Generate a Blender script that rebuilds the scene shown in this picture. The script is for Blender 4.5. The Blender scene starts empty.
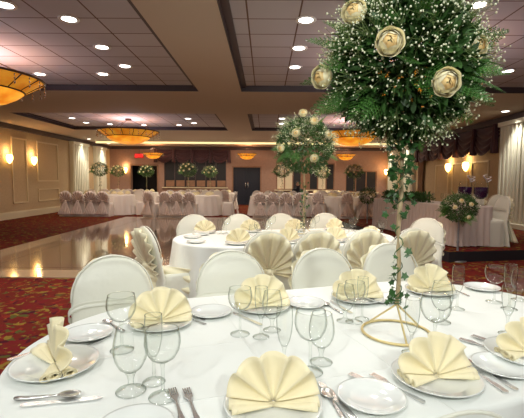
import bpy, bmesh, math, random
from mathutils import Vector, Matrix, Euler
rnd = random.Random(7)
PI = math.pi
sin, cos = math.sin, math.cos
scn = bpy.context.scene
COL = scn.collection

# ------------------------------------------------------------------ camera
F, W_, H_ = 400.0, 524, 418
CAM_H = 1.37
PITCH = math.atan(29 / 400); YAW = math.atan(3 / 400); ROLL = math.radians(0.45)
cam_d = bpy.data.cameras.new('camera'); cam = bpy.data.objects.new('camera', cam_d); COL.objects.link(cam)
cam_d.sensor_width = 36; cam_d.lens = F / W_ * 36; cam_d.clip_start = .02; cam_d.clip_end = 100
cam.location = (0, 0, CAM_H)
CR = Matrix.Rotation(YAW, 3, 'Z') @ Matrix.Rotation(PI / 2 - PITCH, 3, 'X') @ Matrix.Rotation(ROLL, 3, 'Z')
cam.rotation_euler = CR.to_euler()
scn.camera = cam

def P(px, py, z):
    """floor-plan point seen at that pixel on the horizontal plane at height z"""
    d = CR @ Vector(((px - 262) / F, -(py - 209) / F, -1))
    t = (z - CAM_H) / d.z
    return (d.x * t, d.y * t)

# ------------------------------------------------------------------ materials
def nodes(name):
    m = bpy.data.materials.new(name); m.use_nodes = True
    nt = m.node_tree
    return m, nt, nt.nodes['Principled BSDF'], nt.nodes['Material Output']
def pbr(name, col, rough=.6, metal=0., bump=0., bscale=50., var=0., vscale=6., sheen=0., coat=0., trans=0., sub=0.):
    m, nt, b, o = nodes(name)
    b.inputs['Base Color'].default_value = (*col, 1); b.inputs['Roughness'].default_value = rough
    b.inputs['Metallic'].default_value = metal
    if sheen: b.inputs['Sheen Weight'].default_value = sheen
    if coat: b.inputs['Coat Weight'].default_value = coat
    tc = nt.nodes.new('ShaderNodeTexCoord')
    if var:
        n = nt.nodes.new('ShaderNodeTexNoise'); n.inputs['Scale'].default_value = vscale; n.inputs['Detail'].default_value = 4
        nt.links.new(tc.outputs['Object'], n.inputs['Vector'])
        r = nt.nodes.new('ShaderNodeValToRGB')
        r.color_ramp.elements[0].position = .3; r.color_ramp.elements[1].position = .7
        r.color_ramp.elements[0].color = (*[c * (1 - var) for c in col], 1)
        r.color_ramp.elements[1].color = (*[min(1, c * (1 + var)) for c in col], 1)
        nt.links.new(n.outputs['Fac'], r.inputs['Fac']); nt.links.new(r.outputs['Color'], b.inputs['Base Color'])
    if bump:
        n = nt.nodes.new('ShaderNodeTexNoise'); n.inputs['Scale'].default_value = bscale; n.inputs['Detail'].default_value = 3
        nt.links.new(tc.outputs['Object'], n.inputs['Vector'])
        bp = nt.nodes.new('ShaderNodeBump'); bp.inputs['Strength'].default_value = bump; bp.inputs['Distance'].default_value = .01
        nt.links.new(n.outputs['Fac'], bp.inputs['Height']); nt.links.new(bp.outputs['Normal'], b.inputs['Normal'])
    return m
def emis(name, col, s, base=None):
    m, nt, b, o = nodes(name)
    b.inputs['Base Color'].default_value = (*(base or col), 1)
    b.inputs['Emission Color'].default_value = (*col, 1); b.inputs['Emission Strength'].default_value = s
    return m

M = {}
M['cloth'] = pbr('white_table_linen', (.82, .84, .81), .75, bump=.25, bscale=9, sheen=.2)
def creases(m):
    nt = m.node_tree; L = nt.links.new; b = nt.nodes['Principled BSDF']
    tc = nt.nodes.new('ShaderNodeTexCoord'); br = nt.nodes.new('ShaderNodeTexBrick'); br.offset = 0
    br.inputs['Scale'].default_value = 1; br.inputs['Brick Width'].default_value = .41; br.inputs['Row Height'].default_value = .36
    br.inputs['Mortar Size'].default_value = .006; br.inputs['Mortar Smooth'].default_value = 1
    L(tc.outputs['Object'], br.inputs['Vector'])
    bp = nt.nodes.new('ShaderNodeBump'); bp.inputs['Strength'].default_value = .5; bp.inputs['Distance'].default_value = .004
    old = b.inputs['Normal'].links[0].from_socket
    L(old, bp.inputs['Normal']); L(br.outputs['Fac'], bp.inputs['Height']); L(bp.outputs['Normal'], b.inputs['Normal'])
creases(M['cloth'])
M['farcloth'] = pbr('pale_skirt_linen', (.80, .75, .71), .7, bump=.2, bscale=9)
M['satin'] = pbr('ivory_satin', (.78, .78, .69), .38, bump=.6, bscale=6, sheen=.3)
M['fan'] = pbr('champagne_satin', (.86, .80, .57), .34, bump=.1, bscale=20, sheen=.3)
M['pinklit'] = pbr('pinklit_satin', (.72, .62, .58), .40, bump=.3, bscale=12, sheen=.2)  # pinkish light on the distant chairs put into the satin's colour
M['napkin'] = pbr('cream_napkin', (.92, .83, .56), .7, bump=.1, bscale=60, sheen=.2)
M['china'] = pbr('white_china', (.82, .84, .82), .12, coat=.5)
M['silver'] = pbr('polished_steel', (.80, .80, .79), .26, metal=.9)
M['gold'] = pbr('gold_wire', (.72, .58, .28), .4, metal=.35)
M['stem'] = pbr('tan_cane', (.50, .38, .22), .6, var=.2, vscale=30)
M['rose'] = pbr('cream_petal', (.98, .91, .64), .6, sheen=.2)
M['rosein'] = pbr('peach_petal', (.98, .74, .34), .6)
M['baby'] = pbr('white_blossom', (.88, .90, .66), .7)
M['twig'] = pbr('green_twig', (.22, .30, .10), .7)
M['leaf'] = pbr('dark_leaf', (.04, .105, .022), .5, var=.5, vscale=9)
M['fern'] = pbr('fern_green', (.065, .20, .03), .55, var=.4, vscale=9)
M['ivy'] = pbr('ivy_green', (.035, .11, .025), .45, var=.5, vscale=25)
M['wall'] = pbr('beige_wallpaper', (.50, .37, .22), .8, var=.06, vscale=14)
M['farwall'] = pbr('rosy_brown_wall', (.36, .225, .175), .8, var=.08, vscale=10)
M['mould'] = pbr('cream_moulding', (.66, .54, .34), .5)
M['base'] = pbr('pale_baseboard', (.70, .62, .44), .5)
M['pil'] = pbr('ivory_pilaster', (.74, .72, .58), .55)
M['soffit'] = pbr('soffit_paint', (.55, .46, .37), .85)
M['dark'] = pbr('dark_walnut_trim', (.06, .04, .045), .5)
M['drape'] = pbr('maroon_velvet', (.065, .022, .032), .8, sheen=.3, bump=.2, bscale=15)
M['drapeb'] = pbr('brown_drape', (.24, .13, .07), .8, sheen=.2)
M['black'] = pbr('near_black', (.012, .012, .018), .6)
M['navy'] = pbr('navy_door', (.006, .009, .024), .6)
M['panelb'] = pbr('brown_panel', (.28, .15, .09), .5, var=.15, vscale=5)
M['sheer'] = pbr('cream_sheer', (.80, .72, .55), .8)
M['iron'] = pbr('dark_iron', (.10, .05, .03), .4, metal=.6)
M['skin'] = pbr('skin', (.45, .27, .19), .6)
M['suit'] = pbr('dark_suit', (.012, .012, .022), .8)
M['hair'] = pbr('dark_hair', (.02, .015, .012), .6)
M['wine'] = pbr('dark_purple_liquid', (.035, .008, .06), .15)
M['ribbon'] = pbr('white_ribbon', (.85, .82, .86), .4)
M['pewter'] = pbr('pewter_post', (.30, .32, .36), .35, metal=.6)
M['trimw'] = pbr('white_trim_ring', (.8, .78, .76), .4)
M['bulb'] = emis('downlight_lens', (1., .93, .84), 9)
M['sconce'] = emis('sconce_glass', (1., .62, .18), 9)
M['cove'] = emis('cove_tube', (1., .84, .42), .95)
M['redlit'] = emis('exit_letters', (1., .02, .02), 2.2)
M['redface'] = emis('exit_face', (.8, .01, .01), .35, (.3, .01, .01))

def amber():
    m, nt, b, o = nodes('amber_alabaster')
    tc = nt.nodes.new('ShaderNodeTexCoord'); n = nt.nodes.new('ShaderNodeTexNoise'); n.inputs['Scale'].default_value = 3.5
    n.inputs['Detail'].default_value = 5
    r = nt.nodes.new('ShaderNodeValToRGB')
    r.color_ramp.elements[0].position = .35; r.color_ramp.elements[0].color = (.72, .20, .008, 1)
    r.color_ramp.elements[1].position = .7; r.color_ramp.elements[1].color = (1.0, .46, .04, 1)
    nt.links.new(tc.outputs['Object'], n.inputs['Vector']); nt.links.new(n.outputs['Fac'], r.inputs['Fac'])
    nt.links.new(r.outputs['Color'], b.inputs['Base Color']); nt.links.new(r.outputs['Color'], b.inputs['Emission Color'])
    b.inputs['Emission Strength'].default_value = .8; b.inputs['Roughness'].default_value = .4
    return m
M['amber'] = amber()
def amber2():
    m = M['amber'].copy(); m.name = 'amber_glass_band'
    m.node_tree.nodes['Principled BSDF'].inputs['Emission Strength'].default_value = .36
    return m
M['amberband'] = amber2()

def glass():
    m = bpy.data.materials.new('thin_clear_glass'); m.use_nodes = True
    nt = m.node_tree; nt.nodes.clear()
    o = nt.nodes.new('ShaderNodeOutputMaterial'); lw = nt.nodes.new('ShaderNodeLayerWeight'); lw.inputs['Blend'].default_value = .5
    t = nt.nodes.new('ShaderNodeBsdfTransparent'); g = nt.nodes.new('ShaderNodeBsdfGlossy'); g.inputs['Roughness'].default_value = .04
    g.inputs['Color'].default_value = (.95, .98, .95, 1)
    cr = nt.nodes.new('ShaderNodeValToRGB')
    cr.color_ramp.elements[0].position = .45; cr.color_ramp.elements[0].color = (.965, .975, .965, 1)
    cr.color_ramp.elements[1].position = 1.; cr.color_ramp.elements[1].color = (.20, .25, .20, 1)
    fr = nt.nodes.new('ShaderNodeValToRGB')
    fr.color_ramp.elements[0].position = .55; fr.color_ramp.elements[0].color = (.05, .05, .05, 1)
    fr.color_ramp.elements[1].position = 1.; fr.color_ramp.elements[1].color = (.8, .8, .8, 1)
    mx = nt.nodes.new('ShaderNodeMixShader')
    nt.links.new(lw.outputs['Facing'], cr.inputs['Fac']); nt.links.new(lw.outputs['Facing'], fr.inputs['Fac'])
    nt.links.new(cr.outputs['Color'], t.inputs['Color']); nt.links.new(fr.outputs['Color'], mx.inputs['Fac'])
    nt.links.new(t.outputs[0], mx.inputs[1]); nt.links.new(g.outputs[0], mx.inputs[2]); nt.links.new(mx.outputs[0], o.inputs['Surface'])
    return m
M['glass'] = glass()
M['crystal'] = pbr('cut_crystal', (.8, .8, .8), .05, metal=.85)

def tiles():
    m, nt, b, o = nodes('acoustic_ceiling_tiles')
    tc = nt.nodes.new('ShaderNodeTexCoord'); mp = nt.nodes.new('ShaderNodeMapping'); mp.inputs['Location'].default_value = (.22, .12, 0)
    br = nt.nodes.new('ShaderNodeTexBrick'); br.offset = 0; br.squash = 1
    br.inputs['Scale'].default_value = 1; br.inputs['Brick Width'].default_value = .60; br.inputs['Row Height'].default_value = .50
    br.inputs['Mortar Size'].default_value = .011; br.inputs['Mortar Smooth'].default_value = .2
    br.inputs['Color1'].default_value = (.56, .53, .56, 1); br.inputs['Color2'].default_value = (.50, .47, .50, 1)
    br.inputs['Mortar'].default_value = (.15, .09, .07, 1)
    nt.links.new(tc.outputs['Object'], mp.inputs[0]); nt.links.new(mp.outputs[0], br.inputs['Vector']); nt.links.new(br.outputs['Color'], b.inputs['Base Color'])
    b.inputs['Roughness'].default_value = .9
    n = nt.nodes.new('ShaderNodeTexNoise'); n.inputs['Scale'].default_value = 90
    bp = nt.nodes.new('ShaderNodeBump'); bp.inputs['Strength'].default_value = .15
    nt.links.new(n.outputs['Fac'], bp.inputs['Height']); nt.links.new(bp.outputs['Normal'], b.inputs['Normal'])
    return m
M['tiles'] = tiles()

def carpet():
    m, nt, b, o = nodes('patterned_red_carpet')
    L = nt.links.new
    tc = nt.nodes.new('ShaderNodeTexCoord')
    nz = nt.nodes.new('ShaderNodeTexNoise'); nz.inputs['Scale'].default_value = 5; nz.inputs['Detail'].default_value = 2
    L(tc.outputs['Object'], nz.inputs['Vector'])
    ma = nt.nodes.new('ShaderNodeMixRGB'); ma.blend_type = 'ADD'; ma.inputs['Fac'].default_value = .22
    L(tc.outputs['Object'], ma.inputs[1]); L(nz.outputs['Color'], ma.inputs[2])
    v = nt.nodes.new('ShaderNodeTexVoronoi'); v.inputs['Scale'].default_value = 15; L(ma.outputs[0], v.inputs['Vector'])
    v2 = nt.nodes.new('ShaderNodeTexNoise'); v2.inputs['Scale'].default_value = 13; v2.inputs['Detail'].default_value = 4; L(ma.outputs[0], v2.inputs['Vector'])
    sp = nt.nodes.new('ShaderNodeSeparateColor'); L(v.outputs['Color'], sp.inputs[0])
    r = nt.nodes.new('ShaderNodeValToRGB'); r.color_ramp.interpolation = 'CONSTANT'
    e = r.color_ramp.elements; e[0].color = (.13, .010, .012, 1); e[1].position = .36; e[1].color = (.055, .006, .014, 1)
    for p, c in ((.52, (.18, .020, .012, 1)), (.66, (.19, .125, .022, 1)), (.88, (.075, .07, .018, 1))):
        x = e.new(p); x.color = c
    L(sp.outputs[0], r.inputs['Fac'])
    r2 = nt.nodes.new('ShaderNodeValToRGB'); r2.color_ramp.elements[0].position = .47; r2.color_ramp.elements[1].position = .53
    r2.color_ramp.elements[0].color = (0, 0, 0, 1); r2.color_ramp.elements[1].color = (1, 1, 1, 1)
    L(v2.outputs['Fac'], r2.inputs['Fac'])
    mx = nt.nodes.new('ShaderNodeMixRGB'); mx.inputs[2].default_value = (.115, .014, .009, 1)
    L(r2.outputs['Color'], mx.inputs['Fac']); L(r.outputs['Color'], mx.inputs[1]); L(mx.outputs[0], b.inputs['Base Color'])
    b.inputs['Roughness'].default_value = .95; b.inputs['Specular IOR Level'].default_value = .1
    return m
M['carpet'] = carpet()

def parquet():
    m, nt, b, o = nodes('polished_dance_floor')
    L = nt.links.new
    tc = nt.nodes.new('ShaderNodeTexCoord')
    br = nt.nodes.new('ShaderNodeTexBrick'); br.offset = 0
    br.inputs['Scale'].default_value = 1; br.inputs['Brick Width'].default_value = 1.0; br.inputs['Row Height'].default_value = 1.0
    br.inputs['Mortar Size'].default_value = .006
    br.inputs['Color1'].default_value = (.27, .185, .12, 1); br.inputs['Color2'].default_value = (.22, .15, .10, 1); br.inputs['Mortar'].default_value = (.20, .12, .08, 1)
    L(tc.outputs['Object'], br.inputs['Vector'])
    w = nt.nodes.new('ShaderNodeTexNoise'); w.inputs['Scale'].default_value = 4; w.inputs['Detail'].default_value = 5
    L(tc.outputs['Object'], w.inputs['Vector'])
    mx = nt.nodes.new('ShaderNodeMixRGB'); mx.blend_type = 'MULTIPLY'; mx.inputs['Fac'].default_value = .35
    L(br.outputs['Color'], mx.inputs[1]); L(w.outputs['Color'], mx.inputs[2]); L(mx.outputs[0], b.inputs['Base Color'])
    b.inputs['Roughness'].default_value = .10; b.inputs['Coat Weight'].default_value = .6; b.inputs['Coat Roughness'].default_value = .04
    return m
M['parquet'] = parquet()
M['border'] = pbr('pale_floor_border', (.42, .32, .22), .12, coat=.6, var=.1, vscale=3)
M['border2'] = pbr('brown_floor_inlay', (.18, .11, .08), .12, coat=.6)

# ------------------------------------------------------------------ mesh helpers
class MB:
    def __init__(s): s.v = []; s.f = []; s.m = []
    def add(s, vs, fs, mi=0):
        k = len(s.v); s.v += [tuple(v) for v in vs]; s.f += [tuple(i + k for i in f) for f in fs]; s.m += [mi] * len(fs)
    def box(s, a, b, mi=0):
        (x0, y0, z0), (x1, y1, z1) = a, b
        s.add([(x0, y0, z0), (x1, y0, z0), (x1, y1, z0), (x0, y1, z0), (x0, y0, z1), (x1, y0, z1), (x1, y1, z1), (x0, y1, z1)],
              [(0, 3, 2, 1), (4, 5, 6, 7), (0, 1, 5, 4), (1, 2, 6, 5), (2, 3, 7, 6), (3, 0, 4, 7)], mi)
    def tube(s, pts, r, n=6, mi=0, cap=True, closed=False):
        pts = [Vector(p) for p in pts]; N = len(pts)
        rs = r if isinstance(r, (list, tuple)) else [r] * N
        vs = []; up = Vector((0, 0, 1))
        for i, p in enumerate(pts):
            if closed: d = (pts[(i + 1) % N] - pts[i - 1])
            else: d = (pts[min(i + 1, N - 1)] - pts[max(i - 1, 0)])
            d.normalize()
            a = d.cross(up)
            if a.length < .05: a = d.cross(Vector((0, 1, 0)))
            a.normalize(); b = a.cross(d)
            for k in range(n):
                t = 2 * PI * k / n; vs.append(p + (a * cos(t) + b * sin(t)) * rs[i])
        fs = []
        for i in range(N if closed else N - 1):
            j = (i + 1) % N
            for k in range(n):
                l = (k + 1) % n; fs.append((i * n + k, i * n + l, j * n + l, j * n + k))
        if cap and not closed: fs.append(tuple(range(n))); fs.append(tuple((N - 1) * n + k for k in range(n)))
        s.add(vs, fs, mi)
    def lathe(s, prof, n=24, mi=0, c=(0, 0, 0)):
        vs = []
        for r, z in prof:
            for k in range(n):
                t = 2 * PI * k / n; vs.append((c[0] + r * cos(t), c[1] + r * sin(t), c[2] + z))
        fs = []
        for i in range(len(prof) - 1):
            for k in range(n):
                l = (k + 1) % n; fs.append((i * n + k, i * n + l, (i + 1) * n + l, (i + 1) * n + k))
        s.add(vs, fs, mi)
    def grid(s, fn, nu, nv, mi=0, wrap=False):
        vs = [fn(i / nu, j / nv) for j in range(nv + 1) for i in range(nu + (0 if wrap else 1))]
        w = nu if wrap else nu + 1
        fs = []
        for j in range(nv):
            for i in range(nu):
                k = (i + 1) % w if wrap else i + 1
                fs.append((j * w + i, j * w + k, (j + 1) * w + k, (j + 1) * w + i))
        s.add(vs, fs, mi)
    def ball(s, c, r, n=6, m=4, mi=0, sc=(1, 1, 1)):
        c = Vector(c)
        vs = [c + Vector((0, 0, r * sc[2]))]
        for j in range(1, m):
            a = PI * j / m
            for k in range(n):
                t = 2 * PI * k / n; vs.append(c + Vector((r * sc[0] * sin(a) * cos(t), r * sc[1] * sin(a) * sin(t), r * sc[2] * cos(a))))
        vs.append(c - Vector((0, 0, r * sc[2])))
        fs = [(0, 1 + k, 1 + (k + 1) % n) for k in range(n)]
        for j in range(m - 2):
            for k in range(n):
                l = (k + 1) % n; fs.append((1 + j * n + k, 1 + (j + 1) * n + k, 1 + (j + 1) * n + l, 1 + j * n + l))
        e = len(vs) - 1
        fs += [(e, 1 + (m - 2) * n + (k + 1) % n, 1 + (m - 2) * n + k) for k in range(n)]
        s.add(vs, fs, mi)
    def build(s, name, mats, parent=None, smooth=True, solid=0., loc=None, bevel=0.):
        me = bpy.data.meshes.new(name); me.from_pydata(s.v, [], s.f)
        mats = mats if isinstance(mats, (list, tuple)) else [mats]
        for m in mats: me.materials.append(M[m] if isinstance(m, str) else m)
        me.polygons.foreach_set('material_index', s.m)
        me.polygons.foreach_set('use_smooth', [smooth] * len(me.polygons))
        bm = bmesh.new(); bm.from_mesh(me); bmesh.ops.recalc_face_normals(bm, faces=bm.faces); bm.to_mesh(me); bm.free()
        me.update()
        o = bpy.data.objects.new(name, me); COL.objects.link(o)
        if parent: o.parent = parent
        if loc: o.location = loc
        if solid:
            d = o.modifiers.new('thickness', 'SOLIDIFY'); d.thickness = solid; d.offset = 0
        if bevel:
            d = o.modifiers.new('bevel', 'BEVEL'); d.width = bevel; d.segments = 2; d.limit_method = 'ANGLE'
        return o

def tag(o, label=None, cat=None, group=None, kind=None):
    if label: o['label'] = label
    if cat: o['category'] = cat
    if group: o['group'] = group
    if kind: o['kind'] = kind
    return o
def empty(name, loc=(0, 0, 0), rz=0):
    o = bpy.data.objects.new(name, None); COL.objects.link(o); o.location = loc; o.rotation_euler = (0, 0, rz); o.empty_display_size = .1
    return o
def kids(o): return [c for c in ALLKIDS.get(o.name, [])]
def copy_tree(o, parent=None):
    c = o.copy(); COL.objects.link(c)
    if parent: c.parent = parent
    for ch in list(o.children): copy_tree(ch, c)
    return c
class Proto:
    """first placement moves the source itself, later ones copy it with its parts"""
    def __init__(s, root): s.root = root; s.used = False
    def put(s, x, y, z=0, rz=0, label=None, cat=None, group=None, sc=1, rx=0, ry=0):
        if s.used: o = copy_tree(s.root)
        else: o = s.root; s.used = True
        o.location = (x, y, z); o.rotation_euler = (rx, ry, rz); o.scale = (sc, sc, sc) if not isinstance(sc, tuple) else sc
        tag(o, label, cat, group)
        return o
def struct(o): o['kind'] = 'structure'; return o

# ------------------------------------------------------------------ the room
XL, XR, YF, YR = -8.5, 6.6, 21.9, -3.6
ZS, ZT = 3.15, 3.27          # soffit, tray panels
b = MB(); b.box((XL - .3, YR - .3, -.12), (XR + .3, YF + 2.2, 0)); struct(b.build('floor', 'carpet', smooth=False))
# walls
b = MB(); b.box((XL - .2, YR, 0), (XL, YF, 3.45)); struct(b.build('wall_left', 'wall', smooth=False))
b = MB(); b.box((XR, YR, 0), (XR + .2, YF, 3.45)); struct(b.build('wall_right', 'wall', smooth=False))
b = MB(); b.box((XL - .2, YR - .2, 0), (XR + .2, YR, 3.45)); struct(b.build('wall_rear', 'wall', smooth=False))
def fx(px): return (px - 265) * YF / 400
openings = [(fx(131), fx(157), 0, 2.1), (fx(164), fx(226), .95, 2.75), (fx(233), fx(260), 0, 2.05), (fx(276), fx(334), .85, 2.3), (fx(345), fx(376), .75, 1.9)]
b = MB(); x = XL
for (x0, x1, z0, z1) in openings:
    b.box((x, YF, 0), (x0, YF + .25, 3.45)); b.box((x0, YF, z1), (x1, YF + .25, 3.45))
    if z0 > 0: b.box((x0, YF, 0), (x1, YF + .25, z0))
    x = x1
b.box((x, YF, 0), (XR, YF + .25, 3.45)); struct(b.build('wall_far', 'farwall', smooth=False))
# rooms behind the openings (dark lobby)
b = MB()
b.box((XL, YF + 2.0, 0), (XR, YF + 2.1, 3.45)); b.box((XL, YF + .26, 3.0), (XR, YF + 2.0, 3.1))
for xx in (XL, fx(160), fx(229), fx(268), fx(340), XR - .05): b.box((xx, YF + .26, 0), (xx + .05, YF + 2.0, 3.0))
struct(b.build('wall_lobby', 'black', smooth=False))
# ceiling: soffit slab with four trays sunk into it
trays = [(-7.0, -1.36, -2.2, 8.25), (-7.0, -1.36, 11.0, 14.7), (-.5, 5.4, -2.2, 8.25), (-.5, 5.4, 11.0, 14.7)]
b = MB()
b.box((XL, YR, ZS), (-7.0, YF, 3.4)); b.box((-1.36, YR, ZS), (-.5, YF, 3.4)); b.box((5.4, YR, ZS), (XR, YF, 3.4))
for x0, x1 in ((-7.0, -1.36), (-.5, 5.4)):
    for y0, y1 in ((YR, -2.2), (8.25, 11.0), (14.7, YF)): b.box((x0, y0, ZS), (x1, y1, 3.4))
struct(b.build('ceiling', 'soffit', smooth=False))
for k, (x0, x1, y0, y1) in enumerate(trays):
    b = MB(); b.box((x0, y0, ZT), (x1, y1, ZT + .08)); struct(b.build('ceiling', 'tiles', smooth=False))
    b = MB(); w = .012; z0 = ZS + .001
    b.box((x0 - .02, y0, z0), (x0 + w, y1, ZT)); b.box((x1 - w, y0, z0), (x1 + .02, y1, ZT))
    b.box((x0, y0 - .02, z0), (x1, y0 + w, ZT)); b.box((x0, y1 - w, z0), (x1, y1 + .02, ZT))
    w2 = .10
    b.box((x0 + w, y0 + w, ZT - .04), (x0 + w2, y1 - w, ZT)); b.box((x1 - w2, y0 + w, ZT - .04), (x1 - w, y1 - w, ZT))
    struct(b.build('trim_%d' % (k + 1), 'dark', smooth=False))
# crown mouldings
def crown(name, pts):
    b = MB(); b.box(*pts); o = b.build(name, 'dark', smooth=False, bevel=.02); struct(o)
crown('trim_5', ((XL, YR, 2.98), (XL + .14, YF, ZS - .001)))
crown('trim_6', ((XR - .14, YR, 2.98), (XR, YF, ZS - .001)))
crown('trim_7', ((XL + .14, YF - .14, 2.98), (XR - .14, YF, ZS - .001)))
# baseboards
b = MB(); b.box((XL, YR, 0), (XL + .04, YF, .2)); b.box((XL, YR, .2), (XL + .02, YF, .24)); struct(b.build('baseboard_left', 'base', smooth=False))
b = MB(); b.box((XR - .04, YR, 0), (XR, YF, .2)); b.box((XR - .02, YR, .2), (XR, YF, .24)); struct(b.build('baseboard_right', 'base', smooth=False))
b = MB(); x = XL + .05
for (x0, x1, z0, z1) in [o for o in openings if o[2] == 0]:
    b.box((x, YF - .03, 0), (x0 - .08, YF, .16)); x = x1 + .08
b.box((x, YF - .03, 0), (XR - .05, YF, .16)); struct(b.build('baseboard_far', 'base', smooth=False))
# wall panel mouldings
def frame_on(b, xw, s, y0, y1, z0, z1, w=.045, t=.03):
    xa, xb = sorted((xw, xw + s * t))
    b.box((xa, y0, z0), (xb, y0 + w, z1)); b.box((xa, y1 - w, z0), (xb, y1, z1))
    b.box((xa, y0 + w, z0), (xb, y1 - w, z0 + w)); b.box((xa, y0 + w, z1 - w), (xb, y1 - w, z1))
b = MB()
for y0, y1 in ((9.4, 10.8), (11.3, 12.7), (13.4, 14.25)): frame_on(b, XL, 1, y0, y1, .5, 2.75)
frame_on(b, XL, 1, 14.9, 16.4, 1.25, 2.75); frame_on(b, XL, 1, 14.9, 16.4, .5, .98)
struct(b.build('trim_8', 'mould', smooth=False))
b = MB()
for y0, y1 in ((11.9, 12.9), (13.1, 14.2), (14.5, 15.6)): frame_on(b, XR, -1, y0, y1, .5, 2.0)
struct(b.build('trim_9', 'mould', smooth=False))
# fluted pilasters
def pilaster(name, x, s, y0, y1):
    b = MB(); xa, xb = sorted((x, x + s * .16)); b.box((xa, y0, .28), (xb, y1, 2.98)); n = max(3, int((y1 - y0) / .16))
    xa, xb = sorted((x + s * .16, x + s * .19))
    for i in range(n):
        c = y0 + (i + .5) * (y1 - y0) / n; b.box((xa, c - .04, .34), (xb, c + .04, 2.9))
    xa, xb = sorted((x, x + s * .22)); b.box((xa, y0 - .04, 0), (xb, y1 + .04, .3)); b.box((xa, y0 - .04, 2.86), (xb, y1 + .04, 2.98))
    struct(b.build(name, 'pil', smooth=False, bevel=.008))
pilaster('trim_10', XL, 1, 17.4, 18.9); pilaster('trim_11', XL, 1, 19.8, 21.0)
pilaster('trim_12', XR, -1, 9.3, 11.15); pilaster('trim_13', XR, -1, 17.7, 18.9); pilaster('trim_14', XR, -1, 20.0, 21.1)
# dance floor
b = MB(); b.box((-4.55, 5.85, .0), (2.15, 13.85, .012)); struct(b.build('floor', 'parquet', smooth=False))
b = MB()
for (x0, x1, y0, y1) in ((-5, -4.55, 5.4, 14.3), (2.15, 2.6, 5.4, 14.3), (-4.55, 2.15, 5.4, 5.85), (-4.55, 2.15, 13.85, 14.3)): b.box((x0, y0, 0), (x1, y1, .012))
struct(b.build('floor', 'border', smooth=False))
b = MB()
for (x0, x1, y0, y1) in ((-4.45, -4.2, 6.0, 13.6), (1.8, 2.05, 6.0, 13.6), (-4.2, 1.8, 6.0, 6.25), (-4.2, 1.8, 13.35, 13.6)): b.box((x0, y0, .0125), (x1, y1, .0135))
struct(b.build('floor', 'border2', smooth=False))

# far wall: door, windows
X0, X1, z0, z1 = openings[2]
b = MB(); xm = (X0 + X1) / 2
b.box((X0, YF + .10, 0), (xm - .01, YF + .15, z1)); b.box((xm + .01, YF + .10, 0), (X1, YF + .15, z1))
for c in (X0 + .15, xm - .2, xm + .2, X1 - .15): b.box((c - .03, YF + .08, .1), (c + .03, YF + .10, z1 - .1))
d1 = struct(b.build('door_1', 'navy', smooth=False))
b = MB()
for c in (xm - .07, xm + .07): b.tube([(c, YF + .04, .9), (c, YF + .04, 1.25)], .015)
b.build('door_handle', 'silver', d1)
b = MB(); b.box((X0 - .07, YF - .03, 0), (X0, YF, z1 + .07)); b.box((X1, YF - .03, 0), (X1 + .07, YF, z1 + .07)); b.box((X0, YF - .03, z1), (X1, YF, z1 + .07))
b.build('door_frame', 'panelb', d1, smooth=False)
X0, X1, z0, z1 = openings[0]
b = MB(); b.box((X0 - .07, YF - .03, 0), (X0, YF, z1 + .07)); b.box((X1, YF - .03, 0), (X1 + .07, YF, z1 + .07)); b.box((X0, YF - .03, z1), (X1, YF, z1 + .07))
struct(b.build('door_2', 'panelb', smooth=False))
def window(name, op, n, panes, fr='panelb'):
    X0, X1, z0, z1 = op
    b = MB(); w = .05
    b.box((X0, YF + .05, z0), (X0 + w, YF + .12, z1)); b.box((X1 - w, YF + .05, z0), (X1, YF + .12, z1))
    b.box((X0, YF + .05, z1 - w), (X1, YF + .12, z1)); b.box((X0, YF + .05, z0), (X1, YF + .12, z0 + w))
    for i in range(1, n):
        x = X0 + (X1 - X0) * i / n; b.box((x - .03, YF + .05, z0), (x + .03, YF + .12, z1))
    r = struct(b.build(name, fr, smooth=False))
    b = MB(); b.box((X0 - .1, YF - .12, z0 - .05), (X1 + .1, YF + .05, z0)); b.build('window_sill', 'base', r, smooth=False)
    for i in range(n):
        x0 = X0 + (X1 - X0) * i / n + .03; x1 = X0 + (X1 - X0) * (i + 1) / n - .03
        b = MB(); b.box((x0, YF + .08, z0 + w), (x1, YF + .09, z1 - w)); b.build('pane', panes[i % len(panes)], r, smooth=False)
    return r
window('window_1', openings[1], 6, ['black'], 'dark')
window('window_2', openings[3], 7, ['sheer', 'sheer', 'black', 'panelb', 'black', 'sheer', 'black'])
window('window_3', openings[4], 3, ['black'])
b = MB()
for k in range(6):
    x0 = fx(166) + k * .56; b.box((x0, YF - .05, .98), (x0 + .46, YF - .02, 1.32))
struct(b.build('trim_15', 'panelb', smooth=False))

# swag valances
def valance(name, a, c, z, n, drop, out, label, mat='drape'):
    a, c = Vector(a), Vector(c); d = (c - a) / n
    root = empty(name, (0, 0, 0)); tag(root, label, 'curtain')
    for k in range(n):
        p = a + d * k
        def fn(u, v, p=p):
            w = (1 - (2 * u - 1) ** 2)
            h = v * (drop * .45 + drop * .55 * w)
            fold = .035 * sin(v * 26 + 2 * (2 * u - 1) ** 2) * (.3 + v)
            q = p + d * (u * 1.1 - .05) + Vector(out) * (.06 + .10 * w * v + fold)
            return (q.x, q.y, z - h)
        b = MB(); b.grid(fn, 14, 22); b.build('swag', mat, root, solid=.012)
    for k in range(n + 1):
        p = a + d * k
        def fj(u, v, p=p):
            t = 2 * PI * u; r = .05 + .05 * v + .015 * sin(5 * t)
            q = p + Vector(out) * .13
            return (q.x + r * cos(t), q.y + r * sin(t), z - v * drop * .95)
        b = MB(); b.grid(fj, 20, 6, wrap=True); b.build('tail', mat, root)
    return root
valance('window_valance', (fx(156), YF, 0), (fx(229), YF, 0), 3.0, 4, .75, (0, -1, 0), 'dark swagged valance above the long window on the far wall')
valance('window_valance', (XR, 11.45, 0), (XR, 17.2, 0), 2.99, 5, .85, (-1, 0, 0), 'dark maroon swagged valance high on the right wall above two sconces')
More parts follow.
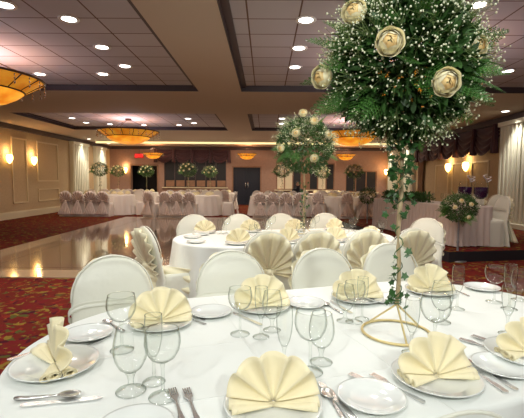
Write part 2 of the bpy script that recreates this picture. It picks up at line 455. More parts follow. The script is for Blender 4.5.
def drape(x, y, wdt, label):
    def fn(u, v):
        return (x - .08 - .03 * sin(u * 34), y + (u - .5) * wdt * (1 - .35 * sin(v * PI)), .05 + 2.5 * (1 - v))
    b = MB(); b.grid(fn, 40, 8); o = b.build('side_drape', 'drapeb', solid=.01); tag(o, label, 'curtain')
drape(XR, 16.9, .7, 'brown side drape hanging beside the far end of the right wall valance')

# ------------------------------------------------------------------ light fittings
def spot(x, y, z, e, size=2.3, col=(1, .86, .74), r=.09, blend=.6, par=None):
    l = bpy.data.lights.new('spot', 'SPOT'); l.energy = e; l.spot_size = size; l.spot_blend = blend; l.color = col; l.shadow_soft_size = r
    o = bpy.data.objects.new('spot', l); COL.objects.link(o); o.location = (x, y, z)
    return o
root = empty('recessed_downlight')
b = MB(); b.lathe([(.085, -.004), (.115, -.014), (.125, -.004), (.125, .002), (.085, .002)], 20); b.build('trim_ring', 'trimw', root)
b = MB(); b.lathe([(.0, -.006), (.085, -.005), (.085, .0), (0, .0)], 20); b.build('lens', 'bulb', root)
DL = Proto(root)
ordn = ['first', 'second', 'third', 'fourth', 'fifth', 'sixth', 'seventh', 'eighth', 'ninth', 'tenth', 'eleventh', 'twelfth', 'thirteenth', 'fourteenth']
def down(px, py, zc, label, e=40, col=(1, .84, .70), size=2.3):
    x, y = P(px, py, zc); DL.put(x, y, zc, 0, label, 'light fixture', 'recessed ceiling downlights')
    if e: spot(x, y, zc - .05, e, size=size, col=col)
for px, py, lab in ((5, 5, 'recessed downlight at the top left corner of the photo, above the big chandelier'), (69, 19, 'bright recessed downlight in the left tiled ceiling, nearest of its row'),
        (102, 47, 'recessed downlight in the left tiled ceiling, second nearest of the diagonal row'), (125, 66, 'recessed downlight in the left ceiling tray closest to the centre beam'),
        (103, 74, 'recessed downlight near the dark edge of the left ceiling tray, right of chandelier'), (40, 74, 'recessed downlight just above the rim of the big amber chandelier')):
    down(px, py, ZT, lab, 55)
for px, py, lab in ((306, 20, 'recessed downlight in the right ceiling tray, nearest of three in line'), (299, 48, 'recessed downlight in the right ceiling tray, middle of three in line'),
        (295, 67, 'recessed downlight in the right ceiling tray, farthest of three in line'), (366, 3, 'recessed downlight at the top edge, above the tall flower ball'),
        (478, 5, 'large recessed downlight right of the flower ball at the top edge'), (508, 71, 'recessed downlight near the right edge beside the flower ball')):
    down(px, py, ZT, lab, 62)
for k, (px, py) in enumerate(((72, 118), (86, 122.5), (110, 124), (144, 125), (179, 125), (188, 118.5), (194, 123))):
    down(px, py, ZT, 'small recessed downlight in the farther left ceiling tray, %s from the left' % ordn[k], 40)
for k, (px, py) in enumerate(((282, 118.5), (281.5, 123.5))):
    down(px, py, ZT, 'small recessed downlight in the farther right ceiling tray, %s' % ('nearer of two' if k == 0 else 'farther of two'), 60)
for x, y, lab in ((XL + .55, 18.1, 'soffit downlight washing the nearer left pilaster'), (XL + .55, 20.4, 'soffit downlight washing the farther left pilaster'),
        (XR - .55, 10.3, 'soffit downlight washing the big pilaster at the right edge'), (XR - .55, 18.3, 'soffit downlight washing the middle pilaster on the right wall'), (XR - .55, 20.6, 'soffit downlight washing the farthest right pilaster')):
    DL.put(x, y, ZS, 0, lab, 'light fixture', 'soffit downlights over the pilasters')
    s_ = 1 if x < 0 else -1
    spot(XL + .42 if x < 0 else XR - .42, y, ZS - .06, 130, size=1.5, col=(1, .95, .85), blend=.9)
# added unseen downlights, presumed in the same trays over and behind the near table
FR = (.97, 1., .95)
for x, y, e in ((.2, .35, 34), (1.9, 1.5, 42), (-2.5, 1.4, 42), (.2, 2.95, 95), (3.3, 3.2, 60), (-1.9, 3.6, 55), (2.2, -1.0, 55), (-2.2, -1.0, 55), (-4.6, 1.6, 45)):
    spot(x, y, ZT - .06, e, size=2.5, col=FR, r=.16)

# added wide fill spots behind the camera, turned to brighten chairs and roses
for x, y, tx2, ty2, e in ((-1.2, -1.6, -.3, 4.2, 190), (1.4, -1.6, .8, 4.2, 190)):
    o = spot(x, y, ZS - .12, e, size=1.5, col=FR, r=.12, blend=.9)
    o.rotation_euler = (Vector((tx2, ty2, 1.1)) - Vector((x, y, ZS - .12))).to_track_quat('-Z', 'Y').to_euler()

def chandelier(R, h):
    root = empty('bowl_chandelier')
    b = MB(); b.lathe([(0, -h), (R * .25, -h * .98), (R * .45, -h * .86), (R * .6, -h * .66), (R * .7, -h * .45)], 48); b.build('alabaster_bowl', 'amber', root, solid=.012)
    n = 16
    for k in range(n):
        b = MB()
        def fn(u, v, k=k):
            t = 2 * PI * (k + .03 + u * .94) / n; r = R * (.70 + .28 * v); return (r * cos(t), r * sin(t), -h * .45 + h * .45 * v)
        b.grid(fn, 4, 2); b.build('glass_panel', 'amberband', root, solid=.01)
    b = MB()
    for rr, zz, th in ((R, 0, .018), (R * .70, -h * .46, .016)):
        b.tube([(rr * cos(2 * PI * k / 48), rr * sin(2 * PI * k / 48), zz) for k in range(48)], th * R, 6, closed=True)
    for k in range(n):
        t = 2 * PI * k / n; b.tube([(R * .7 * cos(t), R * .7 * sin(t), -h * .46), (R * cos(t), R * sin(t), 0)], .010 * R, 5)
    b.build('iron_frame', 'iron', root)
    for k in range(24):
        t = 2 * PI * k / 24; x, y = R * cos(t), R * sin(t)
        b = MB(); b.lathe([(.001, 0), (.002, -.03), (.013, -.045), (.002, -.06), (.002, -.075), (.015, -.092), (.002, -.11), (.002, -.125), (.018, -.15), (.0, -.185)], 6, c=(x, y, 0))
        b.build('crystal_drop', 'crystal', root, smooth=False)
    b = MB(); hz = .0
    for k in range(3):
        t = 2 * PI * k / 3 + .3; b.tube([(R * .97 * cos(t), R * .97 * sin(t), 0), (.03 * cos(t), .03 * sin(t), ZT - 2.89)], .006, 5)
    b.lathe([(0, ZT - 2.92), (.09, ZT - 2.92), (.10, ZT - 2.875), (0, ZT - 2.875)], 16)
    b.build('suspension', 'iron', root)
    return Proto(root)
CH = chandelier(.95, .38)
for x, y, lab in ((-4.4, 6.1, 'large amber bowl chandelier at the left edge with iron ribs and crystal drops'), (-4.35, 12.8, 'amber bowl chandelier in the farther left tray over the far tables'),
                  (2.75, 12.8, 'amber bowl chandelier partly hidden behind the flower ball, farther right tray'), (2.15, 6.1, 'amber bowl chandelier almost hidden behind the big flower ball')):
    CH.put(x, y, 2.87, .1, lab, 'chandelier', 'amber bowl chandeliers')
    l = bpy.data.lights.new('chandelier_lamp', 'POINT'); l.energy = 38; l.color = (.60, .74, 1); l.shadow_soft_size = .25
    o = bpy.data.objects.new('chandelier_lamp', l); COL.objects.link(o); o.location = (x, y, 2.72)
CS = Proto(copy_tree(CH.root)); 
for x, lab in ((-5.75, 'small amber bowl chandelier near the exit sign'), (-.95, 'small amber bowl chandelier above the dark doorway'), (4.1, 'small amber bowl chandelier at right behind the flowers')):
    CS.put(x, 20.6, 2.70, 0, lab, 'chandelier', 'small far chandeliers', sc=(.55, .55, .75))
    l = bpy.data.lights.new('chandelier_lamp', 'POINT'); l.energy = 16; l.color = (1, .68, .42); l.shadow_soft_size = .1
    o = bpy.data.objects.new('chandelier_lamp', l); COL.objects.link(o); o.location = (x, 20.6, 2.9)
# long cove light across the far soffit
root = empty('cove_light', (0, 19.0, ZS)); tag(root, 'long glowing strip light running across the far soffit', 'light fixture')
b = MB(); b.box((XL + .5, -.05, -.10), (XR - .35, .05, -.02)); b.build('diffuser', 'cove', root, smooth=False)
b = MB(); b.box((XL + .5, -.08, -.02), (XR - .35, .08, 0)); b.build('housing', 'soffit', root, smooth=False)
l = bpy.data.lights.new('cove_lamp', 'AREA'); l.shape = 'RECTANGLE'; l.size = 13; l.size_y = .15; l.energy = 260; l.color = (1, .86, .66)
o = bpy.data.objects.new('cove_lamp', l); COL.objects.link(o); o.location = (-1, 19.0, ZS - .12)
# sconces
root = empty('wall_sconce')
b = MB(); b.lathe([(0, -.16), (.04, -.13), (.09, -.04), (.105, .05), (.085, .12), (.06, .14)], 16, c=(.1, 0, 0)); b.build('shade', 'sconce', root)
b = MB(); b.box((0, -.04, -.14), (.02, .04, .1)); b.tube([(.01, 0, -.1), (.1, 0, -.17)], .01); b.build('bracket', 'gold', root, smooth=False)
SC = Proto(root)
for x, y, z, rz, lab in ((XL, 13.15, 2.0, 0, 'glowing wall sconce nearest the left edge'), (XL, 14.55, 2.0, 0, 'second glowing wall sconce on the left wall'),
        (XR, 14.35, 1.86, PI, 'glowing sconce under the right valance, left of two'), (XR, 13.1, 1.86, PI, 'glowing sconce under the right valance, right of two'),
        (XR - .05, 21.5, 1.85, PI, 'small glowing sconce in the far right corner'), (fx(126), YF, 1.85, -PI / 2, 'small glowing sconce left of the dark doorway by the exit sign')):
    SC.put(x, y, z, rz, lab, 'sconce', 'glowing wall sconces')
    l = bpy.data.lights.new('sconce_lamp', 'POINT'); l.energy = 7; l.color = (1, .66, .32); l.shadow_soft_size = .05
    o = bpy.data.objects.new('sconce_lamp', l); COL.objects.link(o)
    o.location = (x + .16 * cos(rz), y + .16 * sin(rz), z + .24)
# exit sign
xe = fx(140.5)
root = empty('exit_sign', (xe, YF - .2, 2.62)); tag(root, 'red glowing exit sign hanging above the dark doorway', 'sign')
b = MB(); b.box((-.24, -.03, -.12), (.24, .03, .12)); b.build('housing', 'redface', root, smooth=False)
b = MB(); b.tube([(0, 0, .12), (0, 0, ZS - 2.62)], .012); b.build('stem', 'dark', root)
tx = bpy.data.curves.new('letters', 'FONT'); tx.body = 'EXIT'; tx.size = .21; tx.align_x = 'CENTER'; tx.align_y = 'CENTER'; tx.extrude = .004
tx.materials.append(M['redlit']); _t = bpy.data.objects.new('letters', tx); COL.objects.link(_t); bpy.context.view_layer.update()
lm = bpy.data.meshes.new_from_object(_t.evaluated_get(bpy.context.evaluated_depsgraph_get())); bpy.data.objects.remove(_t)
to = bpy.data.objects.new('letters', lm); COL.objects.link(to); to.parent = root; to.location = (0, -.036, 0); to.rotation_euler = (PI / 2, 0, 0)

# ------------------------------------------------------------------ covered chairs (local: faces +Y, back at -Y)
def back_w(z, hw=.22, zt=.93, rd=.235):
    if z <= zt - rd: return hw + .015 * (zt - rd - z)
    k = (z - (zt - rd)) / rd; return hw * math.sqrt(max(0, 1 - k ** 2.1))
def back_y(z): return -.20 - .10 * max(0, (z - .45)) / .48
def make_chair(body, fanm, dark=False):
    root = empty('banquet_chair')
    # cover: back slab
    b = MB()
    zs = [.0, .15, .3, .45, .55, .63, .70, .74, .78, .82, .855, .885, .905, .92, .9285, .9299]
    n = 32
    def ring(z, w, th, yc, amp):
        out = []
        for k in range(n):
            t = 2 * PI * k / n; c, s = cos(t), sin(t)
            ww = math.copysign(abs(c) ** .6, c) * w; tt = math.copysign(abs(s) ** .8, s) * th
            out.append((ww * (1 + amp * sin(7 * t)), yc + tt, z))
        return out
    vs = []
    for z in zs:
        th = .034 * (1 if z < .8 else math.sqrt(max(.02, (.932 - z) / .132)))
        if z < .45: th = .04
        vs += ring(z, max(.004, back_w(z)) + (.03 * (1 - z / .45) if z < .45 else 0), th, back_y(z) - (.05 * (1 - z / .45) if z < .45 else 0), .0)
    fs = [(i * n + k, i * n + (k + 1) % n, (i + 1) * n + (k + 1) % n, (i + 1) * n + k) for i in range(len(zs) - 1) for k in range(n)]
    fs.append(tuple((len(zs) - 1) * n + k for k in range(n)))
    b.add(vs, fs)
    # seat and skirt
    vs = []; lev = [(0, 1.05, .03), (.15, 1.04, .03), (.3, 1.02, .02), (.42, 1.0, .006), (.465, .99, 0), (.485, .95, 0), (.492, .8, 0), (.494, .1, 0)]
    n2 = 64
    for z, s_, amp in lev:
        for k in range(n2):
            t = 2 * PI * k / n2; c, s = cos(t), sin(t)
            a = 1 + amp * sin(12 * t)
            vs.append((math.copysign(abs(c) ** .5, c) * .225 * s_ * a, .0 + math.copysign(abs(s) ** .5, s) * .20 * s_ * a, z))
    fs = [(i * n2 + k, i * n2 + (k + 1) % n2, (i + 1) * n2 + (k + 1) % n2, (i + 1) * n2 + k) for i in range(len(lev) - 1) for k in range(n2)]
    b.add(vs, fs); b.build('chair_cover', body, root)
    # piping along the dome edge
    b = MB(); pts = []
    for k in range(25):
        t = PI * k / 24; w = .222 * cos(t); z = .70 + .228 * (sin(t) ** .95 if sin(t) > 0 else 0); pts.append((w, back_y(z) + .026, z))
    b.tube(pts, .0045, 5); b.build('piping', body, root)
    # pleated fan on the rear of the back
    b = MB(); NP = 11; pz = .56
    def fn(u, v):
        a = (u - .5) * 2 * 1.85
        # distance from pivot to the dome outline along the ray
        R = .05
        while R < .40 and abs(sin(a) * (R + .005)) < back_w(min(.9299, pz + cos(a) * (R + .005))) and pz + cos(a) * R < .927: R += .004
        r = .015 + (R - .010 - .015) * v
        x = sin(a) * r; z = pz + cos(a) * r
        ple = (.5 + .5 * sin(u * NP * 2 * PI)) * .048 * v ** .8
        return (x, back_y(z) - .036 - ple - .03 * sin(PI * min(1, v * 1.0)) * .4, z)
    b.grid(fn, NP * 8, 6); b.build('pleated_fan', fanm, root, solid=.004)
    # knot
    b = MB(); y = back_y(.56) - .07
    b.ball((0, y, .56), .034, 12, 8, sc=(1, .8, 1.1)); b.ball((-.035, y + .01, .575), .03, 10, 6, sc=(1.3, .6, .7)); b.ball((.035, y + .01, .57), .03, 10, 6, sc=(1.3, .6, .7)); b.build('sash_knot', fanm, root)
    # sash wrapped across the back
    b = MB()
    def fs_(u, v):
        t = 2 * PI * u; c, s = cos(t), sin(t)
        z = .605 + .035 * v + .055 * s
        return (math.copysign(abs(c) ** .6, c) * .238, back_y(z) + math.copysign(abs(s) ** .8, s) * (.042 + .006 * sin(v * 9)), z + .012 * sin(2 * t))
    b.grid(fs_, 48, 5, wrap=True); b.build('sash_band', body, root)
    # two tails
    for sgn in (-1, 1):
        b = MB()
        def ft(u, v, sgn=sgn):
            w = .03 + .15 * v ** .8
            x = sgn * (.01 + .10 * v) + (u - .5) * 2 * w * .8
            return (x, y - .01 - .10 * v - .022 * sin(u * 4 * 2 * PI) * (.3 + v), .56 - .49 * v)
        b.grid(ft, 40, 10); b.build('sash_tail', fanm, root, solid=.004)
    return Proto(root)
IV = make_chair('satin', 'fan'); BL = make_chair('farcloth', 'pinklit')

# ------------------------------------------------------------------ tables
def table_mesh(L, r, top=.75, waves=26, amp=.03, mat='cloth', flare=.10):
    """stadium table with floor-length cloth; local +X is the long axis, centre at origin"""
    hl = L / 2
    N = 240
    per = 2 * L + 2 * PI * r
    def outline(s, rr):
        d = s * per
        if d < L: return (-hl + d, -rr, 0, -1)
        d -= L
        if d < PI * r: a = -PI / 2 + d / r; return (hl + rr * cos(a), rr * sin(a), cos(a), sin(a))
        d -= PI * r
        if d < L: return (hl - d, rr, 0, 1)
        d -= L; a = PI / 2 + d / r; return (-hl + rr * cos(a), rr * sin(a), cos(a), sin(a))
    b = MB(); vs = []
    prof = [(.0, 0), (-.003, -.003 + .003), (.0, -.004), (.006, -.012), (.009, -.03), (.012, -.12), (.02, -.3), (.03, -.5), (.04, -top + .005)]
    rings = [(.5, 0, 0), (.9, 0, 0)] 
    lev = [(-.3, top, 0), (-.02, top, 0), (-.006, top - .001, 0), (.003, top - .006, .02), (.007, top - .018, .08), (.012, top - .10, .3), (.03, top - .25, .55), (.05, top - .45, .8), (flare, .006, 1)]
    for dr, z, am in lev:
        for k in range(N):
            s = k / N; x, y, nx, ny = outline(s, r)
            wv = sin(s * waves * 2 * PI + 1.2 * sin(s * 17)) * amp * am
            x += nx * (dr + wv); y += ny * (dr + wv); vs.append((x, y, z))
    fs = [(i * N + k, i * N + (k + 1) % N, (i + 1) * N + (k + 1) % N, (i + 1) * N + k) for i in range(len(lev) - 1) for k in range(N)]
    fs.append(tuple(range(N)))
    b.add(vs, fs)
    return b
def place_table(name, x, y, rz, label, L=1.18, r=.63, mat='cloth', z=0, group=None):
    key = (L, r, mat)
    if key not in TM: TM[key] = table_mesh(L, r).build(name, mat)
    else:
        c = TM[key].copy(); COL.objects.link(c); TM[key] = c
    o = TM[key]; o.location = (x, y, z); o.rotation_euler = (0, 0, rz); return tag(o, label, 'table', group)
TM = {}
A1 = math.radians(19); T1 = Vector((cos(A1), sin(A1))); N1 = Vector((-sin(A1), cos(A1)))
def w1(t, n): p = T1 * t + N1 * n; return p.x, p.y
A2 = math.radians(13); T2 = Vector((cos(A2), sin(A2))); N2 = Vector((-sin(A2), cos(A2)))
def w2(t, n): p = T2 * t + N2 * n; return p.x, p.y
place_table('banquet_table', *w1(.83, 1.445), A1, 'near oval banquet table under a white floor-length cloth in the foreground')
place_table('banquet_table', *w2(1.22, 4.23), A2, 'second oval banquet table under a white cloth, behind the foreground chairs')

# chairs of the near table (far side faces the camera)
for k, (px, py) in enumerate(((111, 255), (230, 250), (321, 248), (388, 243))):
    x, y = P(px, py, .93); ang = A1 + PI + (.22 if k == 0 else 0)
    # back of the chair is at local -Y .30 -> seat centre moves towards the table
    cx, cy = x + -sin(ang) * .29, y + cos(ang) * .29
    IV.put(cx, cy, 0, ang, 'white satin covered chair facing the camera behind the near table, %s from the left' % ordn[k], 'chair', 'chairs round the near table')
x, y = P(464, 418, .93)
IV.put(x - sin(A1) * .29, y + cos(A1) * .29, 0, A1, 'white covered chair whose rounded top peeks in at the bottom edge', 'chair', 'chairs round the near table')
# chairs of the second table
for k, t in enumerate((.81, 1.26, 1.74, 2.22)):
    x, y = w2(t, 3.34 + .29)
    IV.put(x, y, 0, A2, 'chair with champagne pleated fan back at the second table, %s from the left' % ordn[k], 'chair', 'fan backed chairs at the second table')
for k, t in enumerate((.26, .83, 1.40, 2.02)):
    x, y = w2(t, 5.12 - .29)
    IV.put(x, y, 0, A2 + PI, 'white dome backed chair on the far side of the second table, %s from the left' % ordn[k], 'chair', 'chairs on the far side of the second table')
x, y = w2(.0, 3.98); IV.put(x, y, 0, A2 - PI / 2 + .45, 'satin draped chair seen sideways at the left end of the second table', 'chair', 'end chairs of the second table')
endc = [o for o in COL.objects if o.get('label', '').startswith('satin draped chair seen sideways')][0]
b = MB()
def fdr(u, v):
    a0 = Vector((.06, -.34, .60)).lerp(Vector((.275, .16, .50)), u ** .8); a1 = Vector((.12, -.40, .22)).lerp(Vector((.34, .34, .02)), u)
    q = a0.lerp(a1, v ** (1.2 - .4 * u)); k = .022 * sin(v * 24 - u * 5) * (.25 + .75 * u)
    return (q.x + k, q.y - k * .3, q.z + .02 * sin(u * 9) * v)
b.grid(fdr, 26, 60); b.build('draped_sash', 'fan', endc, solid=.004)
x, y = w2(2.75, 4.12); IV.put(x, y, 0, A2 + PI / 2 + .5, 'white covered chair turned half sideways at the right end of the second table', 'chair', 'end chairs of the second table')

# far tables
far = [(-6.35, 15.6, 'far left'), (-3.0, 15.6, 'far centre-left'), (.65, 15.6, 'far centre-right'), (3.45, 15.6, 'far right')]
for x, y, nm in far: place_table('banquet_table', x, y, 0, 'long pale skirted table in the distance, %s of the front row' % nm, mat='farcloth')
back = [(-6.3, 18.9, 'rear left'), (-2.6, 18.9, 'rear middle'), (2.7, 18.9, 'rear right')]
for x, y, nm in back: place_table('banquet_table', x, y, 0, 'pale skirted table standing behind the front row of distant tables, %s' % nm, mat='farcloth')
nearx = [[-7.2, -6.75, -6.3, -5.85], [-3.62, -3.17, -2.72], [-.2, .28, .76, 1.22], [2.95, 3.55, 4.05]]
for (tx_, ty, nm), xs in zip(far, nearx):
    for k, x in enumerate(xs):
        BL.put(x, ty - .95, 0, rnd.uniform(-.06, .06), 'blush sashed chair on the near side of the %s table, %s from left' % (nm, ordn[k]), 'chair', 'near chairs of the %s table' % nm)
    for k in range(5):
        x = tx_ - 1.0 + k * .5
        BL.put(x, ty + .92, 0, PI + rnd.uniform(-.06, .06), 'pale covered chair on the rear side of the %s table, %s from left' % (nm, ordn[k]), 'chair', 'rear chairs of the %s table' % nm)
BL.put(-4.78, 15.5, 0, PI / 2, 'covered chair at the right end of the far left table', 'chair', 'end chairs of the far tables')
BL.put(-1.45, 15.5, 0, PI / 2, 'covered chair at the right end of the far centre-left table', 'chair', 'end chairs of the far tables')
BL.put(-4.12, 14.65, 0, -.4, 'covered chair at the left end of the far centre-left table', 'chair', 'end chairs of the far tables')
BL.put(2.05, 15.1, 0, -.3, 'covered chair between the far centre-right and far right tables', 'chair', 'end chairs of the far tables')
for (tx_, ty, nm) in back:
    for k in range(4):
        if nm == 'rear right' and k == 0: continue
        BL.put(tx_ - .8 + k * .53, ty - .92, 0, rnd.uniform(-.05, .05), 'covered chair in front of the %s table, %s from left' % (nm, ordn[k]), 'chair', 'chairs of the %s table' % nm)

# ------------------------------------------------------------------ tableware
b = MB(); b.lathe([(0, .004), (.085, .004), (.093, .008), (.128, .018), (.135, .021), (.134, .017), (.095, .002), (.085, 0), (0, 0)], 48); DP = Proto(b.build('dinner_plate', 'china'))
b = MB(); b.lathe([(0, .004), (.056, .004), (.063, .008), (.090, .016), (.096, .018), (.095, .014), (.064, .002), (.056, 0), (0, 0)], 40); BP = Proto(b.build('bread_plate', 'china'))
def gl(name, foot, stem_h, stem_r, prof):
    root = empty(name)
    b = MB(); z0 = stem_h
    b.lathe([(foot, 0), (foot, .0015), (foot * .6, .005), (stem_r * 2, .010)], 28); b.tube([(foot * cos(2 * PI * k / 32), foot * sin(2 * PI * k / 32), .0012) for k in range(32)], .0010, 6, closed=True); b.build('foot', 'glass', root)
    b = MB(); b.lathe([(stem_r * 2, .010), (stem_r, .022), (stem_r * .95, z0 - .02), (stem_r * 1.5, z0 - .004), (stem_r * 1.9, z0)], 14); b.build('stem', 'glass', root)
    b = MB(); b.lathe([(0.001, z0)] + [(r, z0 + z) for r, z in prof], 32); b.lathe([(prof[-1][0] - .0008, z0 + prof[-1][1]), (prof[-1][0] + .0008, z0 + prof[-1][1] + .0012), (prof[-1][0] - .0012, z0 + prof[-1][1] + .001)], 32)
    rr_, zz_ = prof[-1]; b.tube([(rr_ * cos(2 * PI * k / 32), rr_ * sin(2 * PI * k / 32), z0 + zz_) for k in range(32)], .0008, 6, closed=True)
    b.build('bowl', 'glass', root)
    return Proto(root)
GOB = gl('water_goblet', .038, .050, .0075, [(.016, .003), (.030, .015), (.040, .035), (.044, .055), (.043, .08), (.038, .105), (.034, .12)])
WIN = gl('wine_glass', .038, .098, .0045, [(.018, .003), (.034, .014), (.045, .034), (.049, .054), (.0475, .074), (.043, .090)])
FLU = gl('champagne_flute', .032, .075, .0045, [(.010, .004), (.018, .022), (.024, .05), (.0265, .08), (.026, .105), (.024, .125)])
ZTB = .7505
GK = {'g': (GOB, 'water goblet', 'water goblets'), 'w': (WIN, 'wine glass', 'wine glasses'), 'f': (FLU, 'champagne flute', 'champagne flutes')}
def glass_at(kind, px, py, lab, s=1.0):
    x, y = P(px, py, ZTB); p, c, g = GK[kind]; p.put(x, y, ZTB, rnd.uniform(0, 3), lab, 'glass', g + ' on the near table', sc=s)
for kind, px, py, lab, s in (
    ('g', 131, 391, 'clear stemmed water goblet, front left of the cluster by the left fan napkin', 1.12),
    ('w', 163, 397, 'round bowled wine glass standing right beside the front left goblet', 1.05),
    ('f', 154, 382, 'champagne flute behind the goblet and wine glass at front left', 1.05),
    ('w', 122, 350, 'wine glass behind the front left goblet, before the cream fan napkin', 1.08),
    ('w', 240, 334, 'wine glass in front of the second fan napkin of the far side', 1.0),
    ('f', 261, 337, 'slim flute in front of the second fan napkin of the far side', 1.0),
    ('g', 272, 330, 'water goblet right of the slim flute near the second far napkin', .95),
    ('f', 284, 370, 'champagne flute just above the large cream napkin at bottom centre', 1.05),
    ('w', 310, 372, 'wine glass right of the flute above the large bottom centre napkin', 1.08),
    ('g', 321, 362, 'water goblet behind the wine glass above the bottom centre napkin', 1.0),
    ('g', 345, 321, 'water goblet before the third fan napkin, left of the gold ring', .95),
    ('w', 354, 322, 'wine glass before the third fan napkin near the gold ring', .95),
    ('f', 362, 319, 'flute touching the left of the gold wire ring', .95),
    ('f', 411, 353, 'flute standing inside front of the gold ring stand', 1.0),
    ('w', 434, 351, 'wine glass right of the gold ring stand, above the front fan napkin', 1.1),
    ('g', 441, 322, 'water goblet before the fourth fan napkin right of the flower pole', 1.05),
    ('f', 457, 309, 'flute right of the fourth fan napkin against the red carpet', 1.05),
    ('w', 494, 302, 'round wine glass near the right edge, left one of the pair', 1.0),
    ('f', 509, 309, 'flute near the right edge beside the round wine glass', 1.1),
    ('g', 519, 300, 'water goblet at the right edge behind the flute', .95),
    ('f', 507, 334, 'flute at the right edge standing nearer than the others', 1.0)):
    glass_at(kind, px, py, lab, s)

# napkin fans: local X is the fan's plane, faces -Y
def make_napkin(small=False):
    root = empty('fan_napkin')
    b = MB(); NPL = 5
    def fn(u, v):
        a = PI * (.06 + .88 * u)
        R = .126 + .016 * sin(a)
        r = .006 + (R - .006) * v
        tri = abs(((u * NPL) % 1) * 2 - 1) ** 2.2
        ple = (.4 - tri) * .032 * v ** .7
        return (-cos(a) * r, ple + .012 * v, .012 + sin(a) * r * .93)
    b.grid(fn, NPL * 12, 8); b.build('fan', 'napkin', root, solid=.0035)
    if small: return Proto(root)
    b = MB()
    for sgn in (-1, 1):
        for j, (dy, up, L, rr) in enumerate(((-.022, .004, .120, .013), (-.040, -.002, .112, .012), (.020, .000, .116, .013))):
            def cone(u, v, sgn=sgn, dy=dy, up=up, L=L, rr=rr):
                t = 2 * PI * u; r = .002 + rr * v
                return (sgn * L * v, dy * (.25 + .75 * v) + r * cos(t) * 1.25, .006 + max(0.0, up * v) + r * .8 + r * sin(t) * .8)
            b.grid(cone, 14, 5, wrap=True)
            k = len(b.v)
            def edge(u, v, sgn=sgn, dy=dy, up=up, L=L, rr=rr):
                t = 4 * PI * u; r = rr * (1 - .35 * u) * (1 - .15 * v)
                return (sgn * (L - .018 * v), dy + r * cos(t) * 1.25, .006 + max(0.0, up) + rr * .8 + r * sin(t) * .8)
            b.grid(edge, 28, 1)
    b.build('rolled_base', 'napkin', root, solid=.0015)
    return Proto(root)
NK = make_napkin(); NKS = make_napkin(True)
def seat(px, py, ang, lab, plate=True, s=1.0, fan_off=0):
    x, y = P(px, py, ZTB)
    DP.put(x, y, ZTB, 0, 'white dinner plate under the ' + lab, 'plate', 'dinner plates on the near table')
    NK.put(x, y, ZTB + .0055, ang, 'cream folded fan napkin, ' + lab, 'napkin', 'fan napkins on the near table', sc=s)
seat(56, 367, A1 - PI / 2 + .30, 'upright napkin seen edge-on at left end', s=1.08)
seat(161, 324, A1 + .1, 'fan napkin behind the front left glasses', s=1.05)
seat(262, 308, A1, 'fan napkin second along the far side', s=1.08)
seat(357, 299, A1 - .1, 'fan napkin left of the flower pole on the far side', s=1.05)
seat(430, 292, A1 - .1, 'fan napkin right of the flower pole on the far side', s=1.05)
seat(273, 408, A1 - .25, 'large fan napkin at bottom centre', s=1.0)
seat(436, 380, A1 - .1, 'fan napkin at lower right front side', s=.98)
seat(526, 356, A1 - .1, 'napkin cut by the right edge', s=.9)
for px, py, lab in ((88, 336, 'bread plate behind the upright napkin at the left end'), (211, 314, 'bread plate in front of the second covered chair'), (306, 305, 'bread plate between the second and third far napkins'),
                    (383, 300, 'bread plate behind the flower pole'), (482, 289, 'bread plate on the far right side by the carpet'), (371, 400, 'bread plate between the two front fan napkins'),
                    (503, 369, 'bread plate right of the lower right fan napkin'), (135, 432, 'bread plate cut by the bottom edge under the goblet')):
    x, y = P(px, py, ZTB); BP.put(x, y, ZTB, 0, 'white ' + lab, 'plate', 'bread plates on the near table')

# cutlery: local +X from handle end to tip, length .19
def flat(b, outline, z0, z1, bend):
    n = len(outline); top = []; bot = []
    for x, w in outline: top += [(x, -w, z1 + bend(x)), (x, w, z1 + bend(x))]; bot += [(x, -w, z0 + bend(x)), (x, w, z0 + bend(x))]
    vs = top + bot; m = 2 * n; fs = []
    for i in range(n - 1):
        a = 2 * i; fs += [(a, a + 1, a + 3, a + 2), (m + a, m + a + 2, m + a + 3, m + a + 1), (a, a + 2, m + a + 2, m + a), (a + 1, m + a + 1, m + a + 3, a + 3)]
    fs += [(0, m, m + 1, 1), (2 * n - 2, 2 * n - 1, m + 2 * n - 1, m + 2 * n - 2)]
    b.add(vs, fs)
b = MB(); bd = lambda x: .006 * (1 - cos(max(0, (x + .02)) / .115 * PI)) * .5
flat(b, [(-.095, .004), (-.09, .008), (-.06, .0075), (-.02, .004), (.02, .003), (.035, .006), (.045, .011), (.055, .012)], 0, .003, bd)
for k in range(4):
    yy = -.0095 + k * .0063; vs0 = len(b.v); b.box((.054, yy - .0017, bd(.055)), (.095, yy + .0017, bd(.055) + .0028))
FK = Proto(b.build('dinner_fork', 'silver', smooth=False))
b = MB(); flat(b, [(-.105, .004), (-.10, .009), (-.05, .0085), (-.005, .0065), (.0, .009), (.05, .0105), (.09, .009), (.105, .002)], 0, .004, lambda x: 0); KN = Proto(b.build('table_knife', 'silver', smooth=False))
b = MB(); flat(b, [(-.09, .004), (-.085, .008), (-.05, .007), (0, .0035), (.035, .003)], 0, .003, lambda x: .002 * (1 + sin(x * 30)))
b.grid(lambda u, v: (.058 + .030 * v * cos(2 * PI * u), .019 * v * sin(2 * PI * u), .002 + .006 * v * v), 20, 4, wrap=True); SP = Proto(b.build('soup_spoon', 'silver', solid=.0012))
CK = {'f': (FK, 'fork'), 'k': (KN, 'knife'), 's': (SP, 'spoon')}
def cut(kind, p0, p1, lab, dz=0, mat=None):
    a = Vector(P(*p0, ZTB)); c = Vector(P(*p1, ZTB)); d = c - a; m = a + d * .5
    p, cat = CK[kind]; p.put(m.x, m.y, ZTB + .0008 + dz, math.atan2(d.y, d.x), lab, cat, cat + 's on the near table')
